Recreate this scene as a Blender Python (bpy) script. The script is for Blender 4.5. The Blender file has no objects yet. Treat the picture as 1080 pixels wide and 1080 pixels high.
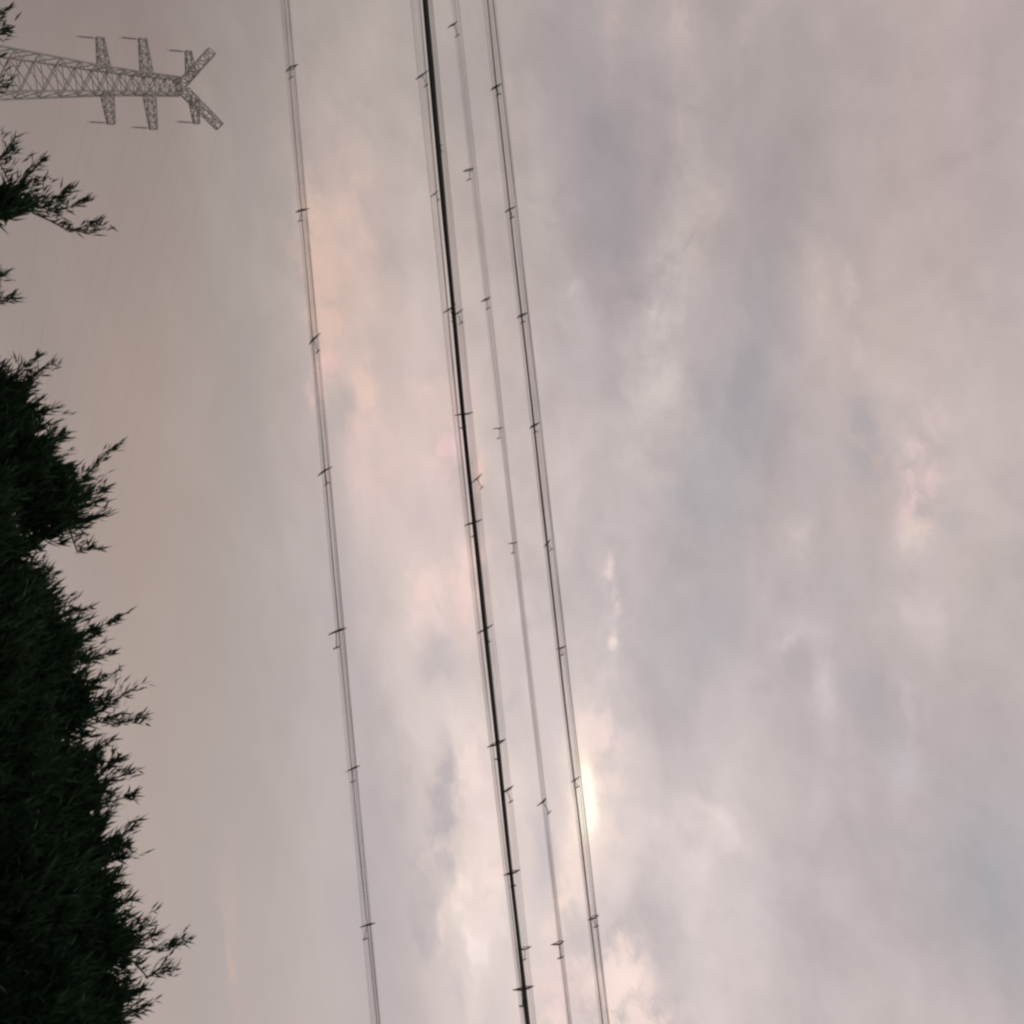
import bpy, bmesh, math, random
from mathutils import Vector, Matrix, noise
random.seed(7)
S = bpy.context.scene
col = S.collection
R = math.radians

# ------------------------------------------------------------------ camera
# the phone was held sideways: the world's up points to the right of the picture
PITCH, ROLL, FPX = R(33), R(11), 1040.0
EYE = Vector((0, 0, 1.6))
Fw = Vector((0, math.cos(PITCH), math.sin(PITCH)))
Rt = Vector((1, 0, 0)); Up = Vector((0, -math.sin(PITCH), math.cos(PITCH)))
XC = math.sin(ROLL) * Rt + math.cos(ROLL) * Up
YC = -(math.cos(ROLL) * Rt - math.sin(ROLL) * Up)
cam = bpy.data.objects.new('camera', bpy.data.cameras.new('camera'))
col.objects.link(cam)
cam.matrix_world = Matrix(((XC.x, YC.x, -Fw.x, EYE.x), (XC.y, YC.y, -Fw.y, EYE.y), (XC.z, YC.z, -Fw.z, EYE.z), (0, 0, 0, 1)))
cam.data.sensor_width = 36; cam.data.lens = 36 * FPX / 1080
cam.data.clip_start = 0.05; cam.data.clip_end = 6000
S.camera = cam
S.view_settings.view_transform = 'Standard'; S.view_settings.look = 'None'
S.cycles.filter_width = 2.6; S.cycles.max_bounces = 4; S.cycles.diffuse_bounces = 2
S.view_settings.exposure = 0; S.view_settings.gamma = 1


def ray(px, py):
    return (Fw * FPX + XC * (px - 540) + YC * (540 - py)).normalized()


def at(px, py, y):                      # the point seen at a pixel, on the upright plane y metres ahead
    d = ray(px, py)
    return EYE + d * (y / d.y)


def lin(c):
    return tuple(((v / 255 + .055) / 1.055) ** 2.4 if v > 10 else v / 255 / 12.92 for v in c)


# ------------------------------------------------------------------ world: an overcast evening sky
SUN_DIR = ray(620, 835)
SUN_EL = math.asin(SUN_DIR.z); SUN_AZ = math.atan2(SUN_DIR.x, SUN_DIR.y)
W = bpy.data.worlds.new('World'); S.world = W; W.use_nodes = True
W.cycles.sampling_method = 'NONE'
nt = W.node_tree; nt.nodes.clear(); L = nt.links.new


def N(t, **k):
    n = nt.nodes.new(t)
    for a, v in k.items():
        setattr(n, a, v)
    return n


def math_(op, a, b=None, clamp=False):
    n = N('ShaderNodeMath', operation=op, use_clamp=clamp)
    for i, v in enumerate((a, b)):
        if v is None: continue
        if isinstance(v, (int, float)): n.inputs[i].default_value = v
        else: L(v, n.inputs[i])
    return n.outputs[0]


def vmath(op, a, b=None, scale=None):
    n = N('ShaderNodeVectorMath', operation=op)
    for i, v in enumerate((a, b)):
        if v is None: continue
        if isinstance(v, (tuple, Vector)): n.inputs[i].default_value = v
        else: L(v, n.inputs[i])
    if scale is not None:
        if isinstance(scale, (int, float)): n.inputs['Scale'].default_value = scale
        else: L(scale, n.inputs['Scale'])
    return n.outputs['Value'] if op in ('DOT_PRODUCT', 'LENGTH') else n.outputs[0]


def noise_(vec, scale, detail, rough=.5, dist=0.0):
    n = N('ShaderNodeTexNoise'); n.noise_dimensions = '3D'
    L(vec, n.inputs['Vector']); n.inputs['Scale'].default_value = scale
    n.inputs['Detail'].default_value = detail; n.inputs['Roughness'].default_value = rough
    n.inputs['Distortion'].default_value = dist
    return n


def maprange(v, a, b, c, d):
    n = N('ShaderNodeMapRange'); n.interpolation_type = 'SMOOTHSTEP'; L(v, n.inputs['Value'])
    for i, x in zip(('From Min', 'From Max', 'To Min', 'To Max'), (a, b, c, d)): n.inputs[i].default_value = x
    return n.outputs['Result']


def mixc(fac, a, b, blend='MIX'):
    n = N('ShaderNodeMix', data_type='RGBA', blend_type=blend)
    n.clamp_factor = True
    for i, v in ((0, fac), (6, a), (7, b)):
        if isinstance(v, (int, float)): n.inputs[i].default_value = v
        elif isinstance(v, tuple): n.inputs[i].default_value = (*v[:3], 1)
        else: L(v, n.inputs[i])
    return n.outputs[2]


D = N('ShaderNodeTexCoord').outputs['Generated']
# cloud-deck coordinates: the direction laid on a flat layer overhead, stretched along the wind
sep = N('ShaderNodeSeparateXYZ'); L(D, sep.inputs[0])
zz = math_('ADD', math_('MAXIMUM', sep.outputs['Z'], 0.0), 0.28)
cmb = N('ShaderNodeCombineXYZ'); L(math_('DIVIDE', sep.outputs['X'], zz), cmb.inputs[0]); L(math_('DIVIDE', sep.outputs['Y'], zz), cmb.inputs[1])
rot = N('ShaderNodeMapping', vector_type='POINT'); L(cmb.outputs[0], rot.inputs['Vector'])
rot.inputs['Rotation'].default_value = (0, 0, R(22)); rot.inputs['Scale'].default_value = (1.1, 1.7, 1)
P = rot.outputs[0]
wbig = vmath('SCALE', vmath('SUBTRACT', noise_(P, 2.2, 3, .5).outputs['Color'], (.5, .5, .5)), scale=.13)
wsml = vmath('SCALE', vmath('SUBTRACT', noise_(P, 8.0, 5, .6).outputs['Color'], (.5, .5, .5)), scale=.062)
DW = vmath('ADD', vmath('ADD', D, vmath('SCALE', wbig, scale=.4)), vmath('SCALE', wsml, scale=.85))                      # strongly warped: cloud features
DS = vmath('ADD', D, vmath('ADD', vmath('SCALE', wbig, scale=.45), vmath('SCALE', wsml, scale=.5)))                  # softly warped: broad tones
fine = noise_(P, 9.0, 6, .58, .35).outputs['Fac']
mid = noise_(P, 3.2, 5, .55, .3).outputs['Fac']
puff = noise_(vmath('ADD', D, wsml), 24.0, 6, .58, .3).outputs['Fac']
wisp = math_('ADD', math_('MULTIPLY', math_('SUBTRACT', puff, .5), 4.6), 1.0)       # about 1 +- .5
high = maprange(sep.outputs['Z'], .22, .55, 0.12, 1.0)

# patches of cloud: centre, half-length and half-width as angles, tilt, colour, weight, wispy, warped
BROAD = [
    # x, y, wx, wy, tilt, rgb, weight
    (120, -60, 320, 420, 0, (120, 109, 106), .92),
    (60, 330, 140, 420, 0, (148, 133, 126), .75),
    (170, 560, 90, 330, 0, (170, 150, 139), .80),
    (190, 900, 100, 300, 0, (173, 157, 149), .85),
    (270, 850, 60, 330, 0, (171, 162, 160), .7),
    (270, 350, 50, 330, 0, (164, 154, 147), .6),
    (420, 160, 100, 300, 0, (184, 172, 163), .75),
    (460, 520, 110, 260, 5, (210, 192, 186), .75),
    (400, 700, 60, 200, 5, (188, 178, 177), .55),
    (560, 900, 150, 270, 0, (224, 209, 204), .85),
    (390, 880, 36, 210, 5, (174, 166, 168), .75),
    (365, 330, 26, 120, 5, (222, 194, 181), .65), (440, 540, 50, 170, 9, (226, 203, 195), .75), (446, 740, 36, 110, 4, (222, 207, 201), .7),
    (505, 915, 34, 150, 3, (241, 223, 212), .85), (636, 790, 36, 100, 4, (236, 219, 214), .75), (595, 990, 60, 110, 0, (230, 212, 206), .6),
    (650, 560, 70, 170, 5, (204, 192, 192), .6),
    (930, 330, 110, 190, 8, (200, 183, 177), .75),
    (950, 120, 60, 160, 6, (194, 174, 170), .6),
    (1055, 60, 50, 160, 0, (178, 160, 162), .6),
    (815, 120, 95, 190, 12, (171, 159, 157), .85),
    (646, 200, 48, 160, 6, (162, 153, 157), .9),
    (776, 415, 46, 130, -6, (161, 156, 161), .9),
    (748, 500, 34, 50, 0, (158, 160, 165), .65),
    (1010, 600, 90, 160, 0, (198, 186, 183), .6),
    (740, 690, 105, 105, 0, (178, 171, 174), .8),
    (740, 950, 120, 170, 0, (215, 203, 203), .8),
    (890, 900, 60, 160, -4, (184, 175, 176), .7),
    (1055, 925, 60, 110, -4, (166, 164, 170), .85),
    (960, 1075, 90, 50, 0, (204, 192, 190), .7),
]
FEAT = [
    # left of the dark cable
    (345, 290, 18, 90, 4, (222, 190, 174), .8), (349, 395, 12, 26, -8, (238, 202, 188), .95), (372, 250, 26, 70, 0, (212, 186, 176), .6),
    (386, 430, 9, 34, 4, (236, 208, 188), .9), (400, 480, 20, 34, 0, (226, 200, 190), .85), (450, 430, 34, 50, 0, (220, 194, 188), .7),
    (462, 485, 20, 24, 0, (236, 208, 200), .85), (430, 500, 30, 40, 0, (222, 198, 192), .6),
    (362, 425, 16, 36, 8, (188, 174, 168), .7), (348, 640, 26, 130, 2, (182, 172, 172), .65), (410, 400, 12, 60, 6, (204, 182, 174), .55),
    (454, 632, 13, 34, 6, (250, 224, 207), 1), (485, 622, 11, 34, 0, (252, 225, 206), 1), (470, 640, 30, 40, 0, (230, 208, 200), .7),
    (500, 512, 7, 22, 4, (240, 206, 184), .8), (460, 765, 14, 14, 0, (234, 218, 210), .9), (440, 740, 34, 60, 0, (214, 200, 196), .6),
    (440, 560, 40, 36, 0, (206, 190, 188), .55), (470, 690, 22, 30, 0, (190, 180, 182), .65),
    (465, 845, 13, 50, 6, (182, 172, 176), .85), (445, 950, 18, 60, 6, (182, 172, 175), .7), 
    (505, 860, 18, 40, 6, (234, 218, 208), .85), (490, 800, 14, 30, -8, (236, 218, 208), .85), (492, 945, 13, 22, -10, (248, 232, 218), 1),
    (514, 915, 16, 26, 8, (242, 225, 213), .9), (502, 1005, 8, 26, 6, (252, 238, 226), 1), (512, 970, 12, 22, 10, (240, 224, 214), .85),
    (526, 1040, 14, 40, 0, (208, 196, 196), .6), (480, 1040, 12, 40, 6, (196, 184, 186), .6), (470, 975, 6, 20, 0, (232, 216, 206), .8),
    (535, 720, 18, 50, 0, (190, 180, 184), .65), (558, 655, 16, 40, 0, (214, 200, 198), .6), 
    # round the sun
    (640, 603, 5, 12, 0, (246, 228, 216), 1), (645, 676, 5, 8, 0, (254, 236, 218), 1), (646, 630, 5, 16, 0, (228, 210, 206), .85), (636, 640, 14, 60, 0, (212, 198, 198), .6),
    (634, 778, 17, 16, -10, (244, 220, 212), 1), (618, 755, 7, 9, 0, (234, 214, 210), .85), (622, 840, 34, 90, 4, (240, 220, 210), .8),
    (600, 945, 13, 32, -18, (248, 226, 210), 1), (582, 975, 10, 20, -18, (240, 220, 208), .85), (602, 1050, 30, 32, 0, (242, 218, 208), .9),
    (662, 1050, 26, 40, 0, (246, 226, 212), .95), (690, 1075, 30, 16, 0, (242, 222, 210), .8), (645, 955, 15, 50, 0, (210, 198, 199), .6),
    (572, 890, 12, 50, 0, (198, 187, 192), .75), (587, 800, 14, 90, 0, (200, 188, 193), .7), (625, 930, 10, 30, 0, (234, 214, 208), .6),
    # right half
    (740, 870, 26, 44, 12, (222, 208, 205), .6), (760, 880, 8, 14, 20, (230, 216, 212), .6), 
    (713, 150, 9, 44, -2, (194, 178, 174), .65), (732, 235, 15, 36, -10, (198, 182, 175), .65), (728, 252, 5, 6, 0, (214, 202, 198), .8),
    (703, 310, 16, 60, -10, (200, 189, 186), .77), (690, 420, 22, 80, -3, (202, 191, 187), .77), (718, 200, 9, 60, -8, (190, 178, 174), .7), (689, 332, 4, 6, 0, (212, 200, 198), .7),
    (722, 25, 10, 34, 14, (196, 178, 175), .75), (650, 15, 9, 34, 10, (190, 172, 168), .7), (600, 390, 30, 50, 0, (190, 179, 181), .6),
    (598, 312, 8, 6, 0, (200, 188, 188), .6), (566, 220, 14, 60, 0, (188, 178, 172), .6),
    (897, 305, 7, 26, 14, (210, 193, 189), .65), (908, 372, 9, 16, 12, (208, 190, 187), .6), (882, 415, 6, 30, 10, (202, 186, 184), .75), (865, 320, 22, 50, 12, (200, 183, 178), .5),
    (978, 470, 22, 70, -3, (210, 191, 188), .8), (972, 515, 12, 44, 0, (226, 203, 195), .85), (970, 560, 12, 14, 0, (224, 206, 196), .8),
    (912, 470, 26, 50, 10, (174, 166, 168), .8), (860, 500, 26, 60, 8, (184, 175, 176), .55), (998, 552, 8, 14, 0, (190, 179, 178), .7),
    (835, 672, 16, 16, 0, (204, 193, 194), .75), (886, 720, 12, 60, 4, (204, 191, 191), .65), (862, 665, 14, 10, 0, (202, 190, 190), .6),
    (930, 745, 24, 50, 12, (177, 169, 172), .8), (765, 665, 26, 30, 0, (176, 170, 173), .7), (968, 725, 7, 24, 10, (202, 192, 196), .7), (975, 620, 20, 40, 12, (206, 192, 191), .6),
    (960, 800, 20, 16, 0, (200, 192, 198), .6), (845, 560, 14, 20, 0, (206, 192, 191), .6), (905, 610, 30, 30, 0, (182, 174, 175), .55),
    (254, 1010, 7, 70, 10, (198, 173, 164), .65),
]


def patch(vec, x, y, wx, wy, tilt):
    c = ray(x, y)
    t = R(tilt)
    a = (XC * math.cos(t) + YC * math.sin(t)); b = (YC * math.cos(t) - XC * math.sin(t))
    a = (a - c * a.dot(c)).normalized(); b = (b - c * b.dot(c)); b = (b - a * b.dot(a)).normalized()
    k = c.dot(Fw)                                    # pixels per radian at this direction
    m = N('ShaderNodeMapping', vector_type='TEXTURE'); L(vec, m.inputs['Vector'])
    m.inputs['Location'].default_value = c
    M3 = Matrix((a, b, a.cross(b))).transposed()
    m.inputs['Rotation'].default_value = M3.to_euler('XYZ')
    m.inputs['Scale'].default_value = (wx / FPX * k * 1.2, wy / FPX * k * 1.2, .6)
    r2 = vmath('DOT_PRODUCT', m.outputs[0], m.outputs[0])
    return math_('POWER', .36788, r2)


base = lin((190, 177, 175))
c = None
rgb = N('ShaderNodeRGB'); rgb.outputs[0].default_value = (*base, 1); c = rgb.outputs[0]
for i, (x, y, wx, wy, t, k, w) in enumerate(BROAD):
    if i % 6 == 5: DS = vmath('ADD', DS, vmath('SCALE', c, scale=1e-9))     # keeps the shader evaluating in order, a few patches at a time
    c = mixc(math_('MULTIPLY', patch(DS, x, y, wx, wy, t), w), c, lin(k))
# billows inside the layer: pale pinkish tops, blue-grey bases
amp = math_('MULTIPLY', math_('SUBTRACT', mid, .5), high)
c = mixc(math_('MULTIPLY', math_('MAXIMUM', amp, 0.0), 1.3, True), c, lin((226, 208, 204)))
c = mixc(math_('MULTIPLY', math_('MAXIMUM', math_('MULTIPLY', amp, -1.0), 0.0), 1.6, True), c, lin((152, 145, 150)))
for i, (x, y, wx, wy, t, k, w) in enumerate(FEAT):
    if i % 6 == 0: DW = vmath('ADD', DW, vmath('SCALE', c, scale=1e-9))
    if w >= .85: wx *= 1.22; wy *= 1.18
    f = math_('MULTIPLY', patch(DW, x, y, wx, wy, t), wisp)
    f = maprange(f, .05, 1.15, 0.0, min(1.0, w * 1.1)) if w > .78 else math_('MULTIPLY', f, w * .9, True)
    if k[0] > 225: k = (k[0], k[1] - 4, k[2] + 1)                # sunlit cloud is peach rather than cream
    c = mixc(f, c, lin(k))
amp2 = math_('MULTIPLY', math_('ADD', math_('MULTIPLY', math_('SUBTRACT', fine, .5), .26), math_('MULTIPLY', math_('SUBTRACT', puff, .5), .22)), high)
c = vmath('SCALE', c, scale=math_('ADD', amp2, 1.0))
# the sun burning through a gap
g = patch(vmath('ADD', D, vmath('SCALE', wsml, scale=.6)), 619, 843, 10, 35, 3)
halo = patch(vmath('ADD', D, wsml), 619, 842, 22, 66, 4)
c = mixc(math_('MULTIPLY', halo, .85), c, lin((255, 234, 218)))
c = mixc(maprange(g, .02, .8, 0.0, 1.0), c, (1.24, 1.12, .94))
sky = N('ShaderNodeTexSky', sky_type='NISHITA'); sky.sun_disc = False
sky.sun_elevation = SUN_EL; sky.sun_rotation = SUN_AZ
b1 = N('ShaderNodeBackground'); L(sky.outputs[0], b1.inputs[0]); b1.inputs[1].default_value = .06
b2 = N('ShaderNodeBackground'); L(c, b2.inputs[0]); b2.inputs[1].default_value = 1.0
mx = N('ShaderNodeMixShader'); mx.inputs[0].default_value = .97
L(b1.outputs[0], mx.inputs[1]); L(b2.outputs[0], mx.inputs[2])
out = N('ShaderNodeOutputWorld'); L(mx.outputs[0], out.inputs[0])

# ------------------------------------------------------------------ sun behind the cloud
sl = bpy.data.lights.new('sun', 'SUN'); sl.energy = .6; sl.angle = R(12); sl.color = (1, .9, .78)
sun = bpy.data.objects.new('sun', sl); col.objects.link(sun)
sun.location = (0, 0, 60); sun.rotation_euler = (-SUN_DIR).to_track_quat('-Z', 'Y').to_euler()


# ------------------------------------------------------------------ materials
def mat(name, c1, c2=None, scale=5.0, rough=.7, metal=0.0, bump=0.0, spec=.3):
    m = bpy.data.materials.new(name); m.use_nodes = True
    t = m.node_tree; b = t.nodes['Principled BSDF']
    b.inputs['Specular IOR Level'].default_value = spec; b.inputs['Roughness'].default_value = rough; b.inputs['Metallic'].default_value = metal
    n = t.nodes.new('ShaderNodeTexNoise'); n.inputs['Scale'].default_value = scale; n.inputs['Detail'].default_value = 5
    tc = t.nodes.new('ShaderNodeTexCoord'); t.links.new(tc.outputs['Object'], n.inputs['Vector'])
    r = t.nodes.new('ShaderNodeValToRGB')
    r.color_ramp.elements[0].color = (*c1, 1); r.color_ramp.elements[1].color = (*(c2 or c1), 1)
    r.color_ramp.elements[0].position = .35; r.color_ramp.elements[1].position = .65
    t.links.new(n.outputs['Fac'], r.inputs[0]); t.links.new(r.outputs[0], b.inputs['Base Color'])
    if bump:
        bp = t.nodes.new('ShaderNodeBump'); bp.inputs['Strength'].default_value = bump
        t.links.new(n.outputs['Fac'], bp.inputs['Height']); t.links.new(bp.outputs[0], b.inputs['Normal'])
    return m


M_leaf = mat('leaf_green', (.022, .052, .027), (.034, .072, .036), 2.5, .7, spec=.12)
M_bark = mat('bark', (.05, .04, .03), (.09, .07, .055), 14, .9, bump=.5)
M_steel = mat('galvanised_steel', (.46, .445, .43), (.56, .545, .525), 1.5, .7, .0)
M_insul = mat('insulator_glass', (.22, .21, .20), (.30, .29, .28), 4, .4)
M_alu = mat('aluminium_wire', (.30, .29, .28), (.38, .37, .36), 2, .7, .0)
M_black = mat('black_sheath', (.012, .013, .014), (.022, .023, .025), 3, .5)
M_char = mat('charcoal_sheath', (.09, .09, .09), (.14, .135, .135), 2, .7)
M_wire = mat('grey_strand', (.20, .185, .18), (.30, .28, .265), 6, .9, spec=.05)
M_brown = mat('brown_grey_sheath', (.16, .14, .13), (.24, .215, .205), 3, .8)
M_clip = mat('dark_clip', (.02, .02, .02), (.05, .045, .04), 20, .6)
M_grass = mat('grass', (.035, .05, .02), (.07, .08, .035), .8, .95, bump=.3)


# ------------------------------------------------------------------ mesh helpers
class MB:
    def __init__(s): s.v = []; s.f = []

    def tube(s, pts, rad, n=8, cap=True):
        pts = [Vector(p) for p in pts]; rings = []
        up = Vector((0, 0, 1))
        for i, p in enumerate(pts):
            d = (pts[min(i + 1, len(pts) - 1)] - pts[max(i - 1, 0)]).normalized()
            a = d.cross(up) if abs(d.z) < .95 else d.cross(Vector((1, 0, 0)))
            a.normalize(); b = d.cross(a)
            r = rad(i / (len(pts) - 1)) if callable(rad) else rad
            k = len(s.v)
            for j in range(n):
                t = 2 * math.pi * j / n
                s.v.append(p + (a * math.cos(t) + b * math.sin(t)) * r)
            rings.append(k)
        for k0, k1 in zip(rings, rings[1:]):
            for j in range(n):
                s.f.append((k0 + j, k0 + (j + 1) % n, k1 + (j + 1) % n, k1 + j))
        if cap:
            s.f.append(tuple(rings[0] + j for j in reversed(range(n)))); s.f.append(tuple(rings[-1] + j for j in range(n)))

    def bar(s, a, b, w):                        # a square steel member
        s.tube([a, b], w * .7071, 4)

    def build(s, name, m, parent=None, smooth=False, extra=None):
        me = bpy.data.meshes.new(name); k = len(s.f); nv = len(s.v)
        if extra:                               # a second mesh of another material joined in
            s.v = s.v + extra[0].v; s.f = s.f + [tuple(i + nv for i in f) for f in extra[0].f]
        me.from_pydata(s.v, [], s.f)
        me.materials.append(m)
        if extra:
            me.materials.append(extra[1])
            me.polygons.foreach_set('material_index', [0] * k + [1] * (len(s.f) - k))
        if smooth:
            for p in me.polygons: p.use_smooth = True
        o = bpy.data.objects.new(name, me); col.objects.link(o)
        if parent: o.parent = parent
        return o


def thing(name, label, cat, loc, group=None):
    o = bpy.data.objects.new(name, None); col.objects.link(o)
    o.location = loc; o.empty_display_size = .2
    o['label'] = label; o['category'] = cat
    if group: o['group'] = group
    return o


# ------------------------------------------------------------------ ground
gm = MB(); n = 60; ext = 2400.0
def gco(i):
    t = (i / n) * 2 - 1
    return math.copysign(abs(t) ** 2.2, t) * ext
for i in range(n + 1):
    for j in range(n + 1):
        x, y = gco(i), gco(j)
        gm.v.append(Vector((x, y, .12 * noise.noise(Vector((x * .15, y * .15, 0))) if max(abs(x), abs(y)) < 60 else 0)))
for i in range(n):
    for j in range(n):
        a = i * (n + 1) + j; gm.f.append((a, a + n + 1, a + n + 2, a + 1))
g_ = gm.build('ground', M_grass, smooth=True); g_['kind'] = 'structure'

# ------------------------------------------------------------------ lattice pylon
PD = 150.0
NECK = at(190, 91.5, PD)
MPP = (NECK - EYE).dot(Fw) / FPX                 # metres per pixel there
HN = NECK.z
ARM_AZ = R(14)
pyl = thing('lattice_pylon', 'grey steel lattice pylon with crossarms and a forked top, above the treetops', 'pylon', (NECK.x, NECK.y, 0))
pyl.rotation_euler.z = ARM_AZ


def half(h):                                      # half width of the body at height h
    d = (HN - h) / MPP
    pts = [(-30, 7.5), (0, 8), (40, 9.5), (82, 12), (190, 21.5), (330, 35)]
    for (d0, w0), (d1, w1) in zip(pts, pts[1:]):
        if d <= d1: return (w0 + (w1 - w0) * (d - d0) / (d1 - d0)) * MPP
    return 42 * MPP


def corners(h):
    w = half(h); return [Vector((sx * w, sy * w, h)) for sx, sy in ((-1, -1), (1, -1), (1, 1), (-1, 1))]


levels = [0]; h = 0
while h < HN - .3:
    h += max(1.5, half(h) * 1.15); levels.append(min(h, HN))
levels[-1] = HN
leg = MB(); br = MB()
for k in range(4):
    leg.tube([corners(z)[k] for z in levels], lambda t: .17 - .05 * t, 4)
for z0, z1 in zip(levels, levels[1:]):
    A, B = corners(z0), corners(z1)
    for k in range(4):
        q = (k + 1) % 4
        br.bar(A[k], B[q], .115); br.bar(A[q], B[k], .115); br.bar(B[k], B[q], .10)
        mA = (A[k] + A[q]) / 2
        if z1 - z0 > 3: br.bar(mA, (A[k] + B[k]) / 2, .1); br.bar(mA, (A[q] + B[q]) / 2, .1)
leg.build('tower_leg_frame', M_steel, pyl); br.build('lattice_bracing', M_steel, pyl)


def truss(a0, a1, b0, b1, wa, wb, nseg, w=.12):
    """box truss: chords from a0 (lower) / a1 (upper) at the root to b0 / b1 at the tip, wa / wb wide"""
    m = MB(); Y = Vector((0, 1, 0)); pr = None
    for i in range(nseg + 1):
        t = i / nseg
        lo = a0.lerp(b0, t); hi = a1.lerp(b1, t); ww = wa + (wb - wa) * t
        c4 = [lo - Y * ww, lo + Y * ww, hi + Y * ww, hi - Y * ww]
        for k in range(4): m.bar(c4[k], c4[(k + 1) % 4], w * .8)
        if pr:
            for k in range(4):
                m.bar(pr[k], c4[k], w); m.bar(pr[k], c4[(k + 1) % 4] if i % 2 else c4[k - 1], w * .75)
        pr = c4
    return m


clamps = []; ez = []
for dpx, lpx, dep in ((75, 41, 9), (33, 44, 9.5), (-13, 36, 7.5)):
    zc = HN - dpx * MPP
    for s in (-1, 1):
        w = half(min(zc, HN)); d = dep * MPP
        root = s * (w if dpx > 0 else 12 * MPP); tip = s * lpx * MPP
        arm = truss(Vector((root, 0, zc - d / 2)), Vector((root, 0, zc + d / 2)), Vector((tip, 0, zc - d * .38)), Vector((tip, 0, zc + d * .38)), w * .8, .35, 5 if dpx > 0 else 3)
        arm.build('crossarm', M_steel, pyl)
        ins = MB(); top = Vector((tip * .98, 0, zc - d * .38)); ln = 20 * MPP
        pts = []; 
        ins.tube([top, top - Vector((0, 0, ln))], .035, 6)
        for q in range(14):
            zq = top.z - .5 - q * (ln - .9) / 14
            ins.tube([(top.x, 0, zq + .07), (top.x, 0, zq)], lambda t: .05 + .10 * t, 8)
        ins.build('insulator_string', M_insul, pyl)
        clamps.append(top - Vector((0, 0, ln)))
for s in (-1, 1):
    b0 = Vector((s * 4 * MPP, 0, HN - 2 * MPP)); b1 = Vector((s * 1.5 * MPP, 0, HN + 7 * MPP))
    tip = Vector((s * 38 * MPP, 0, HN + 38 * MPP)); off = Vector((-s * 3.0 * MPP, 0, 3.5 * MPP))
    m = truss(b0, b1, tip - off * .9, tip + off * .9, 6 * MPP, .5, 6, .15)
    m.build('earth_wire_peak', M_steel, pyl); ez.append(tip)

# conductors: slack lines running away from the pylon to the right
bpy.context.view_layer.update()
MW = Matrix.Translation(pyl.location) @ Matrix.Rotation(ARM_AZ, 4, 'Z')
LDIR = Vector((math.sin(R(27)), math.cos(R(27)), 0))
names = ['lower left', 'lower right', 'middle left', 'middle right', 'upper left', 'upper right']
for i, p in enumerate(clamps + ez):
    a = MW @ p; b = a + LDIR * 300; sag = 9 if i < 6 else 6
    m = MB(); m.tube([a.lerp(b, t / 40) - Vector((0, 0, sag * 4 * (t / 40) * (1 - t / 40))) - a for t in range(41)], .007, 5)
    lab = ('faint power line hanging from the %s crossarm of the pylon' % names[i]) if i < 6 else ('thin earth wire from the %s fork tip of the pylon' % ('left', 'right')[i - 6])
    o = m.build('power_line', M_alu); o.location = a
    o['label'] = lab; o['category'] = 'power line'; o['group'] = 'lines strung from the pylon'

# ------------------------------------------------------------------ cable bundles across the sky
CY = 6.0
KY = (0, 300, 600, 780, 1080)


def fit2(xs, zs):                                  # least-squares parabola
    n = len(xs); sx = [sum(x ** k for x in xs) for k in range(5)]
    t = [sum(z * x ** k for x, z in zip(xs, zs)) for k in range(3)]
    A = Matrix(((sx[0], sx[1], sx[2]), (sx[1], sx[2], sx[3]), (sx[2], sx[3], sx[4])))
    return A.inverted() @ Vector(t)


def strand(xs, y0):
    p = [at(x, y, y0) for x, y in zip(xs, KY)]
    q = fit2([v.x for v in p], [v.z for v in p])
    return lambda x: Vector((x, y0, q[0] + q[1] * x + q[2] * x * x))


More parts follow.
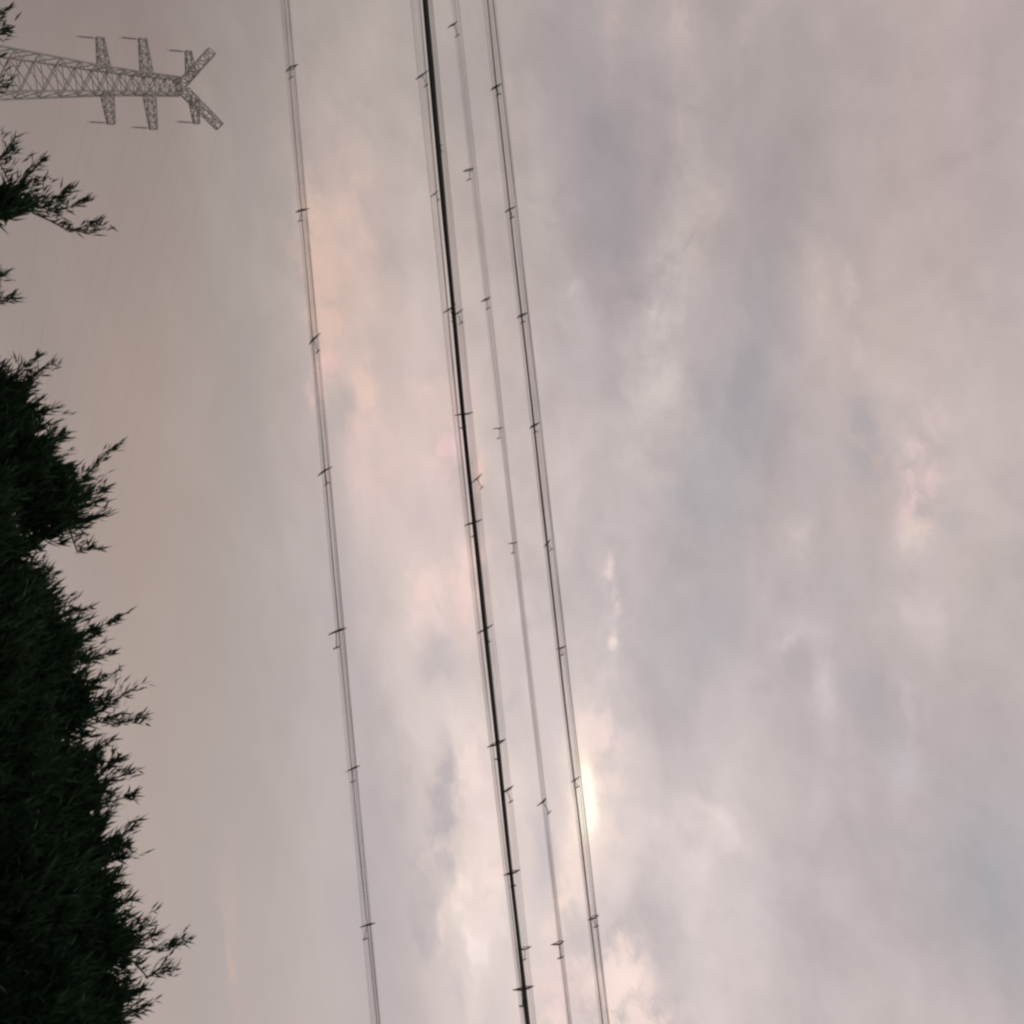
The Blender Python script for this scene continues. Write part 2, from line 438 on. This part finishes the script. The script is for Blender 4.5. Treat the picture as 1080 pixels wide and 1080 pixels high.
def bundle(label, strands, fans, clips, tick):
    mid = strand(strands[0][0], CY)
    root = thing('overhead_cable', label, 'overhead cable', mid(0), 'cable bundles crossing the sky')
    px = (mid(0) - EYE).dot(Fw) / FPX

    def run(mb, xs, dy, d, n, amp=1.0):
        f = strand(xs, CY + dy); ph = random.uniform(0, 6)
        pts = []
        for i in range(261):
            x = -13 + 26 * i / 260
            w = amp * px * (.35 * math.sin(x * 1.7 + ph) + .25 * math.sin(x * 4.1 + 2 * ph))
            pts.append(f(x) + Vector((0, w * .4, w)) - root.location)
        mb.tube(pts, lambda t: d * px / 2 * (1 + .22 * math.sin(t * 23 + ph) + .12 * math.sin(t * 61 + ph)), n)
    for k, (xs, d, m, nm) in enumerate(strands):
        mb = MB(); run(mb, xs, [0, .02, -.02, .03, -.03, .015][k], d, 10)
        mb.build(nm, m, root, True)
    # fine wires added side by side, standing in for the cable's motion-blurred grey band
    for (x0, x1, cnt, d) in fans:
        mb = MB()
        for q in range(cnt):
            t = q / (cnt - 1)
            run(mb, [a + (b - a) * t for a, b in zip(x0, x1)], random.uniform(-.02, .02), d * random.uniform(.7, 1.3), 5, .8)
        mb.build('blur_band_wires', M_wire, root, True)
    # a wire clip: a slanted twist of wire round the bundle, its slant and small tail tie shaped after motion blur
    # dimensions in pixels of the plane, turned into metres
    ex = XC * px; ey = -YC * px; ez_ = -Fw * px
    def pt(a, b, c=0): return ex * a + ey * b + ez_ * c
    (l, r), tail = tick
    cb = MB()
    cb.tube([pt(l[0], l[1], 1), pt(l[0] * .5, l[1] * .5 - .3, 2.4), pt(0, 0, 3), pt(r[0] * .5, r[1] * .5 + .3, 2.4), pt(r[0], r[1], 1)], lambda t: px * (.36 + .58 * math.sin(math.pi * t)), 8)
    cb.tube([pt(r[0] * .8, r[1] * .8, 1), pt(.5, -.5, -2), pt(l[0] * .8, l[1] * .8, 1)], px * .45, 6)
    cb.tube([pt(0, 1, 4), pt(tail[0] * .6, tail[1] * .5, 4.4), pt(tail[0], tail[1], 4)], px * .35, 6)
    cb.tube([pt(tail[0] - 2.6, tail[1] + 1.6, 3), pt(tail[0], tail[1], 4.6), pt(tail[0] + 2.6, tail[1] - 1.4, 3)], px * .6, 6)
    me = None
    for (x, y, sc) in clips:
        if me is None:
            o = cb.build('clip', M_clip, root, True); me = o.data
        else:
            o = bpy.data.objects.new('clip', me); col.objects.link(o); o.parent = root
        o.location = at(x, y, CY - .01) - root.location
        sc *= random.uniform(.85, 1.1); o.scale = (sc, sc, sc)
        o.rotation_euler = (random.uniform(-.25, .25), random.uniform(-.3, .3), random.uniform(-.2, .2))


bundle('thin grey wire bundle nearest the treetops, set apart from the other three',
       [((299, 326, 351.5, 367, 398), .7, M_brown, 'messenger_wire'), ((303.5, 330.5, 355.8, 372.5, 400.5), .6, M_wire, 'strand')],
       [((294.8, 322, 348.3, 363.8, 391), (305, 331.8, 356.8, 373.8, 401.8), 13, .24)],
       [(308, 72, 1), (319, 222, .9), (332, 357, 1.1), (342.5, 497, 1), (356, 665, 1.2), (372.5, 810, 1), (388, 975, 1)],
       (((-7.5, 5), (8, -4)), (1.5, 14)))
bundle('thick black cable bundle, the darkest of the four overhead cables',
       [((447, 475.5, 504, 523, 556), 3.5, M_black, 'sheathed_cable'), ((449.6, 477.6, 505.2, 525.0, 557.4), 3.0, M_char, 'sheathed_cable'),
        ((443, 469.5, 497.5, 521.0, 553), .7, M_wire, 'messenger_wire')],
       [((433.5, 463, 493.5, 518, 549.5), (443, 470.5, 499.5, 522, 554), 9, .22), ((451, 479, 507, 528, 559), (456, 484, 514.5, 534, 565.5), 7, .32)],
       [(445, 80, 1), (463.5, 155, .6), (458, 205, .7), (474, 326, 1.1), (482, 331, .9), (489, 437, 1.2), (503, 505, .9), (499, 552, 1.2),
        (512, 664, 1.3), (523, 784, 1.2), (535, 833, .9), (540, 920, 1.2), (553, 1000, .9), (552, 1042, 1.2)],
       (((-8, 3.5), (8, -4.5)), (2.5, 12)))
bundle('faint pale wire bundle hanging between the black cable and the last cable',
       [((480, 512, 545.7, 567.6, 600.3), .35, M_wire, 'messenger_wire')],
       [((476, 508.6, 543.0, 565.2, 598.2), (484, 515.2, 548, 570.5, 602.8), 9, .21)],
       [(479, 26, .9), (496, 180, 1), (514, 316, .9), (526.5, 452, .9), (542.5, 573, .9), (573, 845, 1), (590, 994, 1)],
       (((-8, 3), (4, -3)), (2.5, 13)))
bundle('brown grey cable with a parallel thin wire, farthest from the treetops',
       [((513.5, 548, 578.5, 600.8, 635.8), 1.7, M_brown, 'sheathed_cable'), ((519.5, 555, 586, 607.5, 642.5), .6, M_wire, 'messenger_wire')],
       [((508.3, 543.6, 575.5, 597.8, 632.8), (522, 556, 587, 608.2, 643.2), 14, .28)],
       [(523.5, 92, 1), (538, 221, 1), (551, 333, .9), (564, 449, .9), (577, 573, .9), (592, 683, .9), (607, 822, .9), (626, 967, .9)],
       (((-6, 4), (6, -4)), (3, 9)))

# ------------------------------------------------------------------ trees
WIND = (XC * .84 + YC * .50 - Fw * .05).normalized()


def rnd(): return Vector((random.gauss(0, 1), random.gauss(0, 1), random.gauss(0, 1)))


def leaf(mb, p, d, ln, wd):
    s = d.cross(rnd()).normalized() * wd * .5
    q = p + d * ln * .42 + d.cross(s).normalized() * ln * .05
    k = len(mb.v)
    mb.v += [p, q + s, p + d * ln, q - s]; mb.f.append((k, k + 1, k + 2, k + 3))


def spray(lm, tw, p0, d, ln, m, nleaf, big=1.0, thick=.008):
    """a twig with narrow leaves along it"""
    bend = WIND * .5 + rnd() * .18
    pts = [p0 + d * ln * t + bend * ln * .35 * t * t for t in (0, .25, .5, .75, 1)]
    tw.tube(pts, lambda t: thick * (1.1 - t), 4, False)
    for i in range(nleaf):
        t = random.uniform(.08, 1)
        j = min(int(t * 4), 3); p = pts[j].lerp(pts[j + 1], t * 4 - j)
        dd = (d * .35 + WIND * .75 + rnd() * .36).normalized()
        leaf(lm, p + rnd() * m * 1.6, dd, random.uniform(8, 19) * m * big, random.uniform(1.5, 2.8) * m * big)


def tree(name, label, cat, y0, lumps, tips, dens=1.0, group='trees and bushes along the edge'):
    c0 = at(lumps[0][0], lumps[0][1], y0)
    root = thing(name, label, cat, (c0.x, c0.y, 0), group); O = root.location
    m = (c0 - EYE).dot(Fw) / FPX
    tr = MB(); lm = MB(); tw = MB()
    top = c0 - O
    big_tree = top.z > 2.0
    hub = []
    pts = [Vector((0, 0, -.1)), Vector((.05, 0, top.z * .3)), Vector((-.08, .05, top.z * .65)), top]
    tr.tube(pts, lambda t: (.16 if big_tree else .06) * (1 - .75 * t) + .01, 9)
    for (x, y, rx, ry) in lumps:
        if x > -55: x -= 19; rx *= .92
        yy = y0 + random.uniform(-.5, .5)
        c = at(x, y, yy) - O
        tr.tube([pts[2], pts[2].lerp(c, .5) + rnd() * .12, c], lambda t: .06 * (1 - t) + .012, 6)
        rz = (rx + ry) / 2 * 1.1
        dn = dens * (.35 if x < -55 else 1.0)
        nsp = int(dn * rx * ry * 2.7 / 26) + 6
        seed = Vector((random.uniform(0, 50), random.uniform(0, 50), 0))
        for _ in range(nsp):
            rr = random.random() ** .5
            v = rnd().normalized() * rr * 1.12
            off = XC * v.x * rx * m + YC * v.y * ry * m + Fw * v.z * rz * m
            if rr > .55 and noise.noise((c + off) / (17 * m) + seed) < -.22 + (rr - .55) * 1.15: continue      # gaps between the outer clumps
            d = (off.normalized() * .6 + WIND * .9 + rnd() * .35).normalized()
            spray(lm, tw, c + off * .92, d, random.uniform(12, 30) * m, m, 15, 1.15 + 1.3 * max(0, .8 - rr), .006)
        # the solid heart of the crown
        for _ in range(int(rx * ry * .17 * max(.5, dn))):
            v = rnd().normalized() * random.random() ** .5 * .74
            off = XC * v.x * rx * m + YC * v.y * ry * m + Fw * v.z * rz * m
            leaf(lm, c + off, (WIND + rnd() * .6).normalized(), random.uniform(14, 26) * m, random.uniform(5, 9) * m)
    for (x, y) in tips:
        t = at(x, y, y0 + random.uniform(-.6, .6)) - O
        s = min((at(a[0], a[1], y0) - O for a in lumps), key=lambda q: (q - t).length)
        dv = t - s; a = s + dv * .25
        b = t - (WIND * .6 + dv.normalized() * .4) * min(dv.length * .55, 34 * m)
        cr = [a, a.lerp(b, .5) + rnd() * .05, b, b.lerp(t, .5) + rnd() * 1.0 * m, t]
        bm_ = MB(); bm_.tube(cr, lambda q: .018 * (1 - q) + .006, 5); bm_.build('branch', M_bark, root, True)
        for k in range(52):
            q = random.random() ** .8
            j = min(int(q * 4), 3); p = cr[j].lerp(cr[j + 1], q * 4 - j)
            leaf(lm, p + rnd() * m * 2.2 * (1.3 - q), (WIND + dv.normalized() * .3 + rnd() * .4).normalized(), random.uniform(5, 17) * m, random.uniform(1.5, 2.8) * m)
        for k in range(7):
            q = random.uniform(.1, .8); j = min(int(q * 4), 3); p = cr[j].lerp(cr[j + 1], q * 4 - j)
            spray(lm, tw, p, (WIND + rnd() * .55).normalized(), random.uniform(10, 30) * m, m, random.choice((4, 7, 10)), random.uniform(.7, 1.1), .005)
    t_ = tr.build('trunk', M_bark, root, True)
    lm.build('crown', M_leaf, root, extra=(tw, M_bark))
    return root


tree('tree', 'treetop at the corner of the photo, only leaf tips showing below the pylon', 'tree', 25,
     [(-50, 40, 32, 50), (-100, 20, 60, 80)], [(9, 8), (9, 30), (0, 60), (7, 92)], .7)
tree('tree', 'sparse tree with one leafy branch reaching out beneath the pylon', 'tree', 24,
     [(-42, 215, 40, 44), (10, 220, 40, 20), (-62, 300, 38, 34), (-110, 250, 70, 90)], [(104, 237), (88, 212), (76, 200), (44, 170), (16, 150), (16, 314), (5, 288)], .5)
tree('tree', 'dark ragged rounded tree with loose twig ends, beside the gap in the treeline', 'tree', 23,
     [(-25, 490, 78, 95), (28, 500, 42, 44), (58, 535, 42, 44), (-4, 438, 38, 44), (0, 590, 34, 36), (-100, 490, 80, 110)],
     [(52, 383), (40, 375), (62, 430), (66, 462), (126, 470), (112, 515), (108, 545), (106, 580), (62, 604), (60, 450)])
tree('tree', 'dark tree with several pointed branch tips, standing in the middle of the treeline', 'tree', 22,
     [(-5, 690, 82, 80), (45, 690, 45, 48), (70, 755, 42, 42), (30, 640, 36, 36), (-90, 690, 80, 110)],
     [(124, 650), (95, 640), (118, 688), (100, 670), (140, 728), (148, 755), (110, 712)])
tree('tree', 'dense dark tree with a short spiky edge, between the pointed tree and the tallest tree', 'tree', 22.5,
     [(25, 850, 85, 85), (72, 840, 46, 52), (92, 905, 36, 44), (-70, 850, 90, 110)],
     [(130, 800), (135, 815), (140, 838), (142, 872), (126, 905), (134, 890), (118, 780)])
tree('tree', 'tallest dark tree, two long feathery twigs sticking out of its top', 'tree', 21,
     [(60, 1010, 78, 80), (104, 1000, 42, 50), (100, 1080, 46, 55), (60, 1170, 80, 80), (-50, 1040, 90, 120), (88, 950, 34, 34)],
     [(196, 992), (168, 985), (160, 975), (184, 1024), (150, 1062), (138, 948), (130, 935), (146, 970), (150, 1040)])
# lower growth in front of the trunks
BUSH = 'bushes in front of the trees'
tree('bush', 'dark bush below the ragged round tree, at the edge of the photo', 'bush', 17, [(-45, 540, 75, 80), (-120, 540, 70, 90)], [(12, 560)], 1, BUSH)
tree('bush', 'dark bush in front of the tree with pointed branch tips', 'bush', 16.5, [(-25, 665, 75, 85), (-110, 680, 80, 90)], [(40, 690)], 1, BUSH)
tree('bush', 'dark bush in front of the dense spiky tree', 'bush', 16, [(0, 800, 72, 95), (-90, 800, 90, 100)], [(60, 820)], 1, BUSH)
tree('bush', 'broad dark bush at the foot of the tallest tree', 'bush', 15.5, [(25, 950, 78, 90), (30, 1090, 90, 80), (-70, 980, 90, 140)], [(80, 960)], 1, BUSH)
